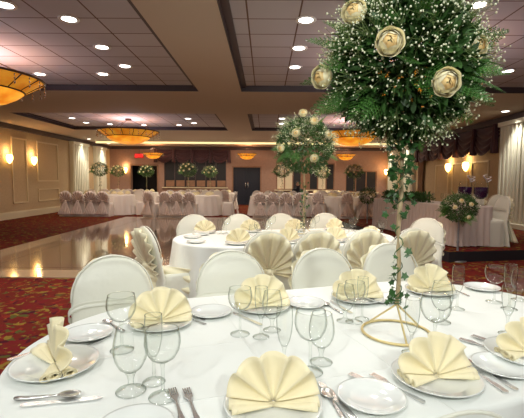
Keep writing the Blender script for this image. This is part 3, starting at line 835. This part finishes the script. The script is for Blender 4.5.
for kind, p0, p1, lab, dz in (
    ('k', (14, 407), (108, 398), 'silver knife lying at lower left of the table', 0), ('s', (12, 401), (84, 397), 'silver spoon crossing the knife at lower left', 0.0045),
    ('k', (110, 396), (150, 393), 'silver knife left of the front goblet', 0) if False else ('f', (22, 356), (50, 347), 'silver fork behind the left end plate', 0),
    ('f', (62, 352), (102, 334), 'silver fork left of the left bread plate', .022) if False else ('k', (76, 351), (100, 341), 'silver knife between left end plate and bread plate', 0),
    ('f', (182, 420), (174, 396), 'left fork of the pair at the bottom edge', 0), ('f', (197, 420), (188, 396), 'right fork of the pair at the bottom edge', 0),
    ('f', (206, 325), (178, 315), 'nearer fork left of the bread plate on the far side', 0), ('f', (203, 320), (183, 311), 'farther fork left of the bread plate on the far side', 0),
    ('k', (262, 326), (233, 313), 'silver knife left of the second far napkin plate', 0), ('s', (122, 331), (106, 322), 'silver spoon left of the first far napkin plate', 0),
    ('s', (343, 314), (322, 303), 'silver spoon left of the third far napkin plate', 0), ('k', (350, 313), (332, 302), 'silver knife left of the third far napkin plate', 0),
    ('f', (404, 306), (388, 301), 'silver fork right of the flower pole', 0) if False else ('f', (470, 297), (447, 287), 'silver fork left of the far right bread plate', 0),
    ('f', (398, 396), (356, 378), 'nearer fork above the bottom bread plate', 0), ('f', (424, 403), (372, 376), 'longer fork between bread plate and lower right napkin', 0),
    ('k', (353, 418), (322, 386), 'silver knife right of the bottom centre napkin', 0), ('s', (345, 421), (326, 393), 'dark bowled spoon right of the bottom centre napkin', .0),
    ('k', (499, 388), (466, 366), 'nearer knife right of the lower right napkin', 0), ('k', (509, 386), (474, 364), 'farther knife right of the lower right napkin', 0),
    ('f', (503, 352), (470, 343), 'nearer fork above the right bread plate', 0), ('f', (512, 350), (482, 340), 'farther fork above the right bread plate', 0)):
    cut(kind, p0, p1, lab, dz)

# second table settings
TN = ['first', 'second', 'third', 'fourth']
for side, n, ts in (('near', 3.80, (.62, 1.12, 1.62, 2.02)), ('far', 4.66, (.36, .90, 1.45, 1.98))):
    for k, t in enumerate(ts):
        x, y = w2(t, n)
        DP.put(x, y, ZTB, 0, 'dinner plate on the %s side of the second table, %s from left' % (side, TN[k]), 'plate', 'plates on the second table')
        NKS.put(x, y, ZTB + .0055, A2 + rnd.uniform(-.2, .2), 'cream fan napkin on the %s side of the second table, %s from left' % (side, TN[k]), 'napkin', 'napkins on the second table')
        gx, gy = w2(t + .17, n + (.14 if side == 'near' else -.14)); GOB.put(gx, gy, ZTB, 0, 'water goblet on the %s side of the second table, %s from left' % (side, TN[k]), 'glass', 'glasses on the second table')
        gx, gy = w2(t + .24, n + (.2 if side == 'near' else -.08)); WIN.put(gx, gy, ZTB, 0, 'wine glass on the %s side of the second table, %s from left' % (side, TN[k]), 'glass', 'glasses on the second table')
for k, (t, n) in enumerate(((.22, 3.95), (.2, 4.3), (.3, 4.48))):
    x, y = w2(t, n); BP.put(x, y, ZTB, 0, 'bread plate at the left end of the second table, %s' % ('nearest', 'middle', 'farthest')[k], 'plate', 'plates on the second table')
for (tx_, ty, nm) in far + back:
    for k in range(8):
        x = tx_ - .82 + (k % 4) * .55; y = ty + (-.4 if k < 4 else .4)
        NKS.put(x, y, ZTB, rnd.uniform(-.3, .3), 'cream napkin standing on the %s table' % nm, 'napkin', 'napkins on the %s table' % nm)

# ------------------------------------------------------------------ flowers
def rv():
    while True:
        v = Vector((rnd.uniform(-1, 1), rnd.uniform(-1, 1), rnd.uniform(-1, 1)))
        if .1 < v.length < 1: return v
def leaf(b, p, d, L, w, mi=0, curl=.15):
    d = d.normalized(); s = d.cross(rv()).normalized(); n = s.cross(d)
    b.add([p, p + d * L * .35 + s * w, p + d * L * .35 - s * w, p + d * L * .7 + s * w * .75 - n * L * curl * .5, p + d * L * .7 - s * w * .75 - n * L * curl * .5, p + d * L - n * L * curl],
          [(0, 1, 2), (1, 3, 4, 2), (3, 5, 4)], mi)
def frond_mesh(L=.26, n=13, droop=.5):
    b = MB(); pts = []
    for i in range(n + 1):
        t = i / n; pts.append(Vector((L * t, 0, -droop * L * t * t * .5)))
    b.tube(pts, [.0018 * (1 - .7 * i / n) for i in range(n + 1)], 3, mi=0)
    for i in range(2, n + 1):
        t = i / n; p = pts[i]; w = L * .25 * sin(PI * (.12 + .86 * t) ** .8) + .008
        for s in (-1, 1):
            d = Vector((.45, s, -.25)).normalized(); q = Vector((1, 0, 0))
            m = 4
            for j in range(m):
                r0 = p + d * w * j / m; hw = .0095 * (1 - j / m * .6)
                for qq in (1, -1):
                    b.add([r0, r0 + d * w / m * 1.1 + q * hw * .4 * qq, r0 + d * w / m * .7 + q * hw * 1.7 * qq + Vector((0, 0, -.003))], [(0, 1, 2)])
    return b
FRM = None
def rose_obj(parent, loc, direction, R=.055, name='rose'):
    global ROSEM
    if ROSEM is None:
        b = MB()
        def petal(a0, wd, rl, top, lip, mi):
            top = math.radians(top); ph = rnd.random() * 6
            def fn(u, v):
                e = abs(2 * u - 1); tt = top + (e ** 2.5) * .5 * (1.9 - top) * .6
                th = PI * .8 + (tt - PI * .8) * v
                rr_ = rl * (1 + .05 * (u - .5)) + lip * v ** 8 * (1 + .3 * sin(9 * u + ph))
                a = a0 + (u - .5) * wd
                return (rr_ * sin(th) * cos(a), rr_ * sin(th) * sin(a), rr_ * cos(th) * .95)
            b.grid(fn, 9, 9, mi)
        for rl, n_, top, lip, mi, wd in ((1.0, 6, 80, .14, 0, 1.5), (.92, 5, 62, .10, 0, 1.6), (.84, 5, 48, .07, 0, 1.6), (.77, 5, 35, .05, 0, 1.6), (.71, 4, 24, .04, 1, 1.9), (.66, 3, 14, .03, 1, 2.4), (.62, 3, 4, .02, 1, 2.4)):
            o0 = rnd.random() * 6
            for k in range(n_): petal(o0 + k * 2 * PI / n_, wd, rl * rnd.uniform(.98, 1.02), top + rnd.uniform(-3, 3), lip, mi)
        o = b.build(name, ['rose', 'rosein'], parent); ROSEM = o.data
    else:
        o = bpy.data.objects.new(name, ROSEM); COL.objects.link(o); o.parent = parent
    o.location = loc; o.scale = (R, R, R)
    o.rotation_euler = Vector(direction).to_track_quat('Z', 'Y').to_euler()
    return o
ROSEM = None

def foliage_ball(parent, c, ax, az, nleaf, nbaby, nfern, roses, seed, rr=.052, nf_scale=1.0, pxr=()):
    global FRM
    rnd.seed(seed)
    c = Vector(c)
    b = MB()
    for _ in range(nleaf):
        v = rv(); v = v.normalized() * (v.length ** .45)
        p = c + Vector((v.x * ax * .86, v.y * ax * .86, v.z * az * .84))
        leaf(b, p, v + rv() * .9, rnd.uniform(.028, .06), rnd.uniform(.005, .013))
    b.build('leaves', 'leaf', parent, smooth=False)['kind'] = 'stuff'
    b = MB()
    for _ in range(nbaby // 9):
        v = rv().normalized()
        while (v.z < -.05 and rnd.random() < .7) or (v.y < -.55 and abs(v.x) < .6 and v.z < .5 and rnd.random() < .75): v = rv().normalized()
        base = c + Vector((v.x * ax * .6, v.y * ax * .6, v.z * az * .6)); tip = c + Vector((v.x * ax, v.y * ax, v.z * az)) * rnd.uniform(.86, 1.08)
        tip = c + (tip - c)
        b.tube([base, tip], .0011, 3, mi=1, cap=False)
        for _k in range(9):
            q = tip + rv() * .055; b.tube([base.lerp(tip, rnd.uniform(.5, .95)), q], .0006, 3, mi=1, cap=False); b.ball(q, rnd.uniform(.0018, .0044), 5, 4)
    b.build('babys_breath', ['baby', 'twig'], parent)['kind'] = 'stuff'
    if FRM is None: FRM = frond_mesh()
    for k in range(nfern):
        v = rv().normalized()
        if k < nfern * .35: v.z = -abs(v.z) * .5
        v.normalize(); v.z = max(v.z, -.35); v.normalize()
        p = c + Vector((v.x * ax, v.y * ax, v.z * az)) * rnd.uniform(.42, .60)
        if parent.get('_f') or not hasattr(foliage_ball, 'mesh'):
            o = FRM.build('fern_frond', 'fern', parent, smooth=False); foliage_ball.mesh = o.data
        else:
            o = bpy.data.objects.new('fern_frond', foliage_ball.mesh); COL.objects.link(o); o.parent = parent
        o.location = p; s_ = rnd.uniform(.65, .92) * nf_scale; o.scale = (s_, s_, s_)
        q = Vector(v).to_track_quat('X', 'Z'); o.rotation_euler = (q @ Euler((rnd.uniform(-1.2, 1.2), 0, 0)).to_quaternion()).to_euler()
    for px, py, dep in pxr:
        dv = CR @ Vector(((px - 262) / F, -(py - 209) / F, -1)); yy = parent.location.y - dep
        q = Vector((0, 0, CAM_H)) + dv * (yy / dv.y) - parent.location
        rose_obj(parent, q, (q - c).normalized() * .7 + Vector((-.1, -.9, -.1)), rr)
    for (dx, dy, dz) in roses:
        d = Vector((dx, dy, dz)); p = c + Vector((dx * ax, dy * ax, dz * az))
        rose_obj(parent, p, d + Vector((0, -.25, 0)), rr)
def ivy_leaf(b, p, d, s_):
    d = d.normalized(); sd = d.cross(rv()).normalized(); n = sd.cross(d) * .15
    pts = [(0, 0), (-.1, .5), (.25, .38), (.45, .72), (.6, .3), (1.0, 0), (.6, -.3), (.45, -.72), (.25, -.38), (-.1, -.5)]
    vs = [p + (d * a + sd * c_ + n * abs(c_)) * s_ for a, c_ in pts]
    b.add(vs, [tuple(range(len(pts)))])
def stand(root, h, ring_r, ivy_ranges, seed=3, r=.009):
    rnd.seed(seed)
    b = MB(); zr = .006
    b.tube([(ring_r * cos(2 * PI * k / 48), ring_r * sin(2 * PI * k / 48), zr) for k in range(48)], .0055, 8, closed=True); b.build('base_ring', 'gold', root)
    for k in range(3):
        t = 2 * PI * k / 3 + .5; b = MB(); pts = []
        for i in range(9):
            u = i / 8; rr = ring_r * (1 - u) ** 1.0; tt = t + 0; pts.append((rr * cos(tt), rr * sin(tt), zr + .115 * u))
        b.tube(pts, .0042, 6); b.build('leg', 'gold', root)
    b = MB(); pts = [(.004 * sin(i * .9), .003 * cos(i * 1.3), .115 + (h - .115) * i / 14) for i in range(15)]
    b.tube(pts, r, 8); b.build('pole', 'stem', root)
    b = MB()
    for (z0, z1, n, sp) in ivy_ranges:
        pts = []
        for i in range(30):
            z = z0 + (z1 - z0) * i / 29; t = i * .8; pts.append((.016 * cos(t), .016 * sin(t), z))
        b.tube(pts, .0022, 4)
        for _ in range(n):
            z = rnd.uniform(z0, z1); t = rnd.uniform(0, 2 * PI); d = Vector((cos(t), sin(t), rnd.uniform(-.9, .3)))
            ivy_leaf(b, Vector((cos(t) * sp * rnd.uniform(.2, 1), sin(t) * sp * rnd.uniform(.2, 1), z)), d, rnd.uniform(.018, .030))
    b.build('ivy_vine', 'ivy', root, smooth=False)
x, y = P(396, 333, ZTB)
root = empty('tall_flower_centrepiece', (x, y, ZTB)); tag(root, 'tall ball of ferns and cream roses on gold ring stand, on the near table', 'flower arrangement')
stand(root, .95, .135, [(.10, .44, 26, .035), (.48, .80, 150, .052), (.12, .16, 3, .05)])
def rz_(dx, dz):
    return (dx, -math.sqrt(max(.05, 1 - dx * dx - dz * dz)), dz)
foliage_ball(root, (-.005, 0, 1.06), .292, .30, 6200, 5200, 46, [(.3, .8, .5), (-.6, .75, .2)], 5, .040, pxr=((390, 42, .33), (446, 82, .34), (354, 12, .16), (476, 46, .17), (322, 77, .05)))
# second centrepiece
x, y = w2(1.42, 4.23)
root = empty('tall_flower_centrepiece', (x, y, ZTB)); tag(root, 'tall ball of greenery and white roses on the second table', 'flower arrangement')
stand(root, .8, .135, [(.10, .6, 60, .05)], seed=9)
foliage_ball(root, (0, 0, 1.0), .34, .34, 2200, 1500, 22, [(.2, .9, .2), (-.5, .6, .4)], 11, .040, pxr=((296, 133, .3), (314, 121, .25), (314, 158, .28), (328, 135, .2), (303, 113, .2), (281, 148, .2)))
# distant ones share one model
def small_arr():
    root = empty('tall_flower_centrepiece')
    stand(root, .8, .135, [(.3, .7, 20, .05)], seed=4)
    foliage_ball(root, (0, 0, .98), .36, .30, 1300, 700, 8, [rz_(dx, dz) for dx, dz in ((-.5, .3), (.1, .5), (.5, .1), (-.1, -.1), (.75, .4), (-.7, -.1), (.3, .75), (-.3, .75))], 21, .036)
    return Proto(root)
SA = small_arr()
for x, y, nm in far: SA.put(x if x > -4 or x < -6.6 else x - .1, y, ZTB, rnd.uniform(-.3, .3), 'distant ball of greenery and white roses on the %s table' % nm, 'flower arrangement', 'distant centrepieces')
for x, y, nm in back: SA.put(x - (.65 if x < -6 else 0), y, ZTB, rnd.uniform(-.3, .3), 'distant flower ball on the %s table behind the front row' % nm, 'flower arrangement', 'distant centrepieces')
SA.put(-5.6, 18.9, ZTB, 0, 'distant flower ball standing before the dark doorway under the exit sign', 'flower arrangement', 'distant centrepieces')

# ------------------------------------------------------------------ head table on its dais
ZD = .18
AH = math.radians(10)
def wh(u, v): # u across (to the right), v along away from the camera
    return (3.42 + u * cos(AH) - v * sin(AH), 7.2 + u * sin(AH) + v * cos(AH))
b = MB()
q = [wh(-.38, -.42), (XR - .23, wh(3.2, -.42)[1]), (XR - .23, 12.6), wh(-.38, 4.8)]
b.add([(*p, 0.0) for p in q] + [(*p, ZD) for p in q], [(3, 2, 1, 0), (0, 1, 5, 4), (1, 2, 6, 5), (2, 3, 7, 6), (3, 0, 4, 7)]); b.add([(*p, ZD) for p in q], [(0, 1, 2, 3)], 1)
o = b.build('dais', ['black', 'carpet'], smooth=False); tag(o, 'low stage platform with dark skirt under the head table', 'stage')
def skirt_table():
    Wd, L, zt = .76, 3.3, .75
    b = MB(); per = 2 * (Wd + L); N = 520
    def ol(s):
        d = s * per
        if d < Wd: return d, 0, 0, -1
        d -= Wd
        if d < L: return Wd, d, 1, 0
        d -= L
        if d < Wd: return Wd - d, L, 0, 1
        d -= Wd; return 0, L - d, -1, 0
    lev = [(zt, -.01, 0), (zt - .004, .0, 0), (zt - .03, .004, 0.3), (.4, .012, 1), (.02, .03, 1.5)]
    vs = []
    for z, dr, am in lev:
        for k in range(N):
            x, y, nx, ny = ol(k / N); wv = .016 * am * sin(k / N * 2 * PI * 64 + .8 * sin(k * .11))
            vs.append((x + nx * (dr + wv), y + ny * (dr + wv), z))
    fs = [(i * N + k, i * N + (k + 1) % N, (i + 1) * N + (k + 1) % N, (i + 1) * N + k) for i in range(len(lev) - 1) for k in range(N)]
    fs.append(tuple(range(N))); b.add(vs, fs)
    return b
M['headcloth'] = pbr('rosy_skirting', (.66, .56, .52), .6, sheen=.2)
o = skirt_table().build('head_table', 'headcloth', loc=(*wh(0, 0), ZD)); o.rotation_euler = (0, 0, AH)
tag(o, 'long head table with pleated pinkish skirt on the low stage at right', 'table')
for k, (u, v, da, lab) in enumerate(((.85, .2, -.1, 'white covered chair seen sideways at the right end of the head table'), (1.17, .74, 0, 'white covered chair behind the head table, just left of the sideways one'),
        (1.15, 1.27, 0, 'white covered chair behind the head table under the dark vases'), (1.1, 1.80, 0, 'white covered chair behind the head table, farthest of the visible ones'))):
    x, y = wh(u, v); IV.put(x, y, ZD, AH + PI / 2 + da, lab, 'chair', 'head table chairs')
# garland of greenery
x, y = wh(.12, 2.0)
rnd.seed(31); b = MB()
for _ in range(1200):
    t = rnd.random(); v = rv(); p = Vector((v.x * .10, t * 1.9 - .2, .09 + v.z * .085)); leaf(b, p, v + Vector((0, 0, .3)), rnd.uniform(.05, .09), rnd.uniform(.012, .022))
o = b.build('greenery_garland', 'leaf', loc=(*wh(.14, 1.25), ZD + .752), smooth=False); o.rotation_euler = (0, 0, AH); tag(o, 'dark green garland lying along the head table', 'garland')
# glasses on the head table
for k in range(6):
    x, y = wh(.12 + .1 * (k % 2), .28 + k * .15); FLU.put(x, y, ZD + .751, 0, 'glass on the head table before the vases, %s from the near end' % ordn[k], 'glass', 'glasses on the head table')
# purple filled vases with ribbon bows
root = empty('giant_goblet')
b = MB(); b.lathe([(.002, .10), (.05, .105), (.095, .15), (.112, .22), (.110, .30), (.095, .37), (.085, .40)], 28); b.lathe([(0, 0), (.075, 0), (.07, .01), (.015, .02), (.010, .05), (.014, .10)], 20); b.build('bowl', 'glass', root)
b = MB(); b.lathe([(0, .108), (.048, .112), (.091, .152), (.107, .22), (.106, .300), (0, .302)], 28); b.build('purple_filling', 'wine', root)
b = MB()
for sx, a in ((.06, .5), (-.01, 2.3), (.10, -.5)):
    b.grid(lambda u, v, sx=sx, a=a: (.09 + cos(a) * .085 * sin(PI * v) + .0, .0 + (u - .5) * .045, .43 + sin(a) * .10 * v + .02 * sin(PI * v)), 3, 8)
b.ball((.09, 0, .43), .018, 8, 6); b.tube([(.085, 0, .39), (.09, 0, .43)], .006)
b.build('ribbon_bow', 'ribbon', root, solid=.004)
VZ = Proto(root)
for u, v, lab in ((.52, .46, 'oversized goblet half full of dark purple, left of two, with white bow'), (.62, .15, 'oversized goblet half full of dark purple, right of two, with white bow')):
    x, y = wh(u, v); VZ.put(x, y, ZD + .751, .1, lab, 'vase', 'oversized purple goblets', sc=1.12)
# floor standing flower stands beside the head table
def pedestal(root, h):
    b = MB(); b.lathe([(0, 0), (.15, 0), (.15, .015), (.05, .03), (.022, .06), (.016, .3), (.026, .33), (.016, .36), (.016, h - .05), (.05, h), (0, h)], 20); b.build('pedestal', 'pewter', root)
x, y = P(457, 261, 0)
root = empty('pedestal_flower_stand', (x, y, 0)); tag(root, 'round ball of greenery with white flowers on a slim pedestal before the head table', 'flower arrangement')
pedestal(root, .75)
foliage_ball(root, (0, 0, .92), .32, .27, 2000, 500, 18, [rz_(-.3, .5), rz_(.15, .3), rz_(-.6, .1), rz_(.1, -.5)], 41, .035)
x, y = 3.0 - .12, 11.25
root = empty('pedestal_flower_stand', (x, y, 0)); tag(root, 'smaller round greenery ball on a pedestal at the far end of the head table', 'flower arrangement')
pedestal(root, .75)
foliage_ball(root, (0, 0, .95), .26, .26, 900, 120, 6, [rz_(-.3, .4), rz_(.4, .1)], 43, .04)

# ------------------------------------------------------------------ seated person in the distance
def person(x, y, rz):
    root = empty('person', (x, y, 0), rz)
    tag(root, 'person in dark clothing seated in the distance behind the far centre-right table', 'person')
    me = bpy.data.meshes.new('body')
    J = [((0, 0, .52), .15), ((0, .01, .70), .14), ((0, .02, .88), .16), ((0, .02, 1.0), .12), ((0, .01, 1.07), .055), ((0, .0, 1.14), .065), ((0, -.01, 1.23), .085), ((0, 0, 1.29), .06),
         ((-.19, .02, .97), .065), ((-.24, -.03, .75), .048), ((-.16, -.25, .77), .036), ((-.12, -.34, .77), .035),
         ((.19, .02, .97), .065), ((.24, -.03, .75), .048), ((.16, -.25, .77), .036), ((.12, -.34, .77), .035),
         ((-.10, -.06, .50), .09), ((-.12, -.42, .50), .07), ((-.12, -.42, .12), .045), ((-.12, -.55, .05), .04),
         ((.10, -.06, .50), .09), ((.12, -.42, .50), .07), ((.12, -.42, .12), .045), ((.12, -.55, .05), .04)]
    Ed = [(0, 1), (1, 2), (2, 3), (3, 4), (4, 5), (5, 6), (6, 7), (2, 8), (8, 9), (9, 10), (10, 11), (2, 12), (12, 13), (13, 14), (14, 15), (0, 16), (16, 17), (17, 18), (18, 19), (0, 20), (20, 21), (21, 22), (22, 23)]
    me.from_pydata([j[0] for j in J], Ed, []); me.materials.append(M['suit'])
    o = bpy.data.objects.new('body', me); COL.objects.link(o); o.parent = root
    md = o.modifiers.new('skin', 'SKIN'); md.use_smooth_shade = True
    for i, (p, r) in enumerate(J): me.skin_vertices[0].data[i].radius = (r, r * (.75 if i < 3 else 1))
    me.skin_vertices[0].data[0].use_root = True
    sd = o.modifiers.new('sub', 'SUBSURF'); sd.levels = 2; sd.render_levels = 2
    b = MB(); b.ball((0, -.012, 1.215), .088, 16, 12, sc=(.86, 1, 1.22)); b.ball((0, -.10, 1.20), .016, 8, 6, sc=(.8, 1.2, 1.3))
    for s in (-1, 1): b.ball((s * .078, 0, 1.205), .02, 8, 6, sc=(.4, .8, 1.3))
    b.build('face', 'skin', root)
    b = MB(); b.ball((0, .012, 1.238), .099, 16, 12, sc=(.9, 1, 1.12)); b.build('hair', 'hair', root)
    for s in (-1, 1):
        b = MB(); b.ball((s * .12, -.36, .775), .04, 10, 6, sc=(.8, 1, .45))
        for k in range(4): b.tube([(s * .12 + (k - 1.5) * .018, -.38, .775), (s * .12 + (k - 1.5) * .019, -.44, .772), (s * .12 + (k - 1.5) * .018, -.455, .765)], .008, 6)
        b.tube([(s * .09, -.35, .775), (s * .065, -.385, .77), (s * .062, -.41, .768)], .009, 6); b.build('hand', 'skin', root)
    return root
BL.put(1.42, 17.55, 0, PI, 'covered chair carrying the seated person in dark clothing', 'chair', 'chairs of the rear right table')
person(1.42, 17.5, 0)

# ------------------------------------------------------------------ render settings
w = bpy.data.worlds.new('world'); scn.world = w; w.use_nodes = True
w.node_tree.nodes['Background'].inputs[0].default_value = (.10, .09, .10, 1); w.node_tree.nodes['Background'].inputs[1].default_value = .3
vs = scn.view_settings; vs.view_transform = 'Standard'; vs.look = 'None'; vs.exposure = .25; vs.gamma = 1; vs.use_curve_mapping = False
c = scn.cycles
c.use_denoising = True; c.max_bounces = 8; c.transparent_max_bounces = 24; c.diffuse_bounces = 4; c.glossy_bounces = 3
c.sample_clamp_indirect = 4; c.caustics_reflective = False; c.caustics_refractive = False
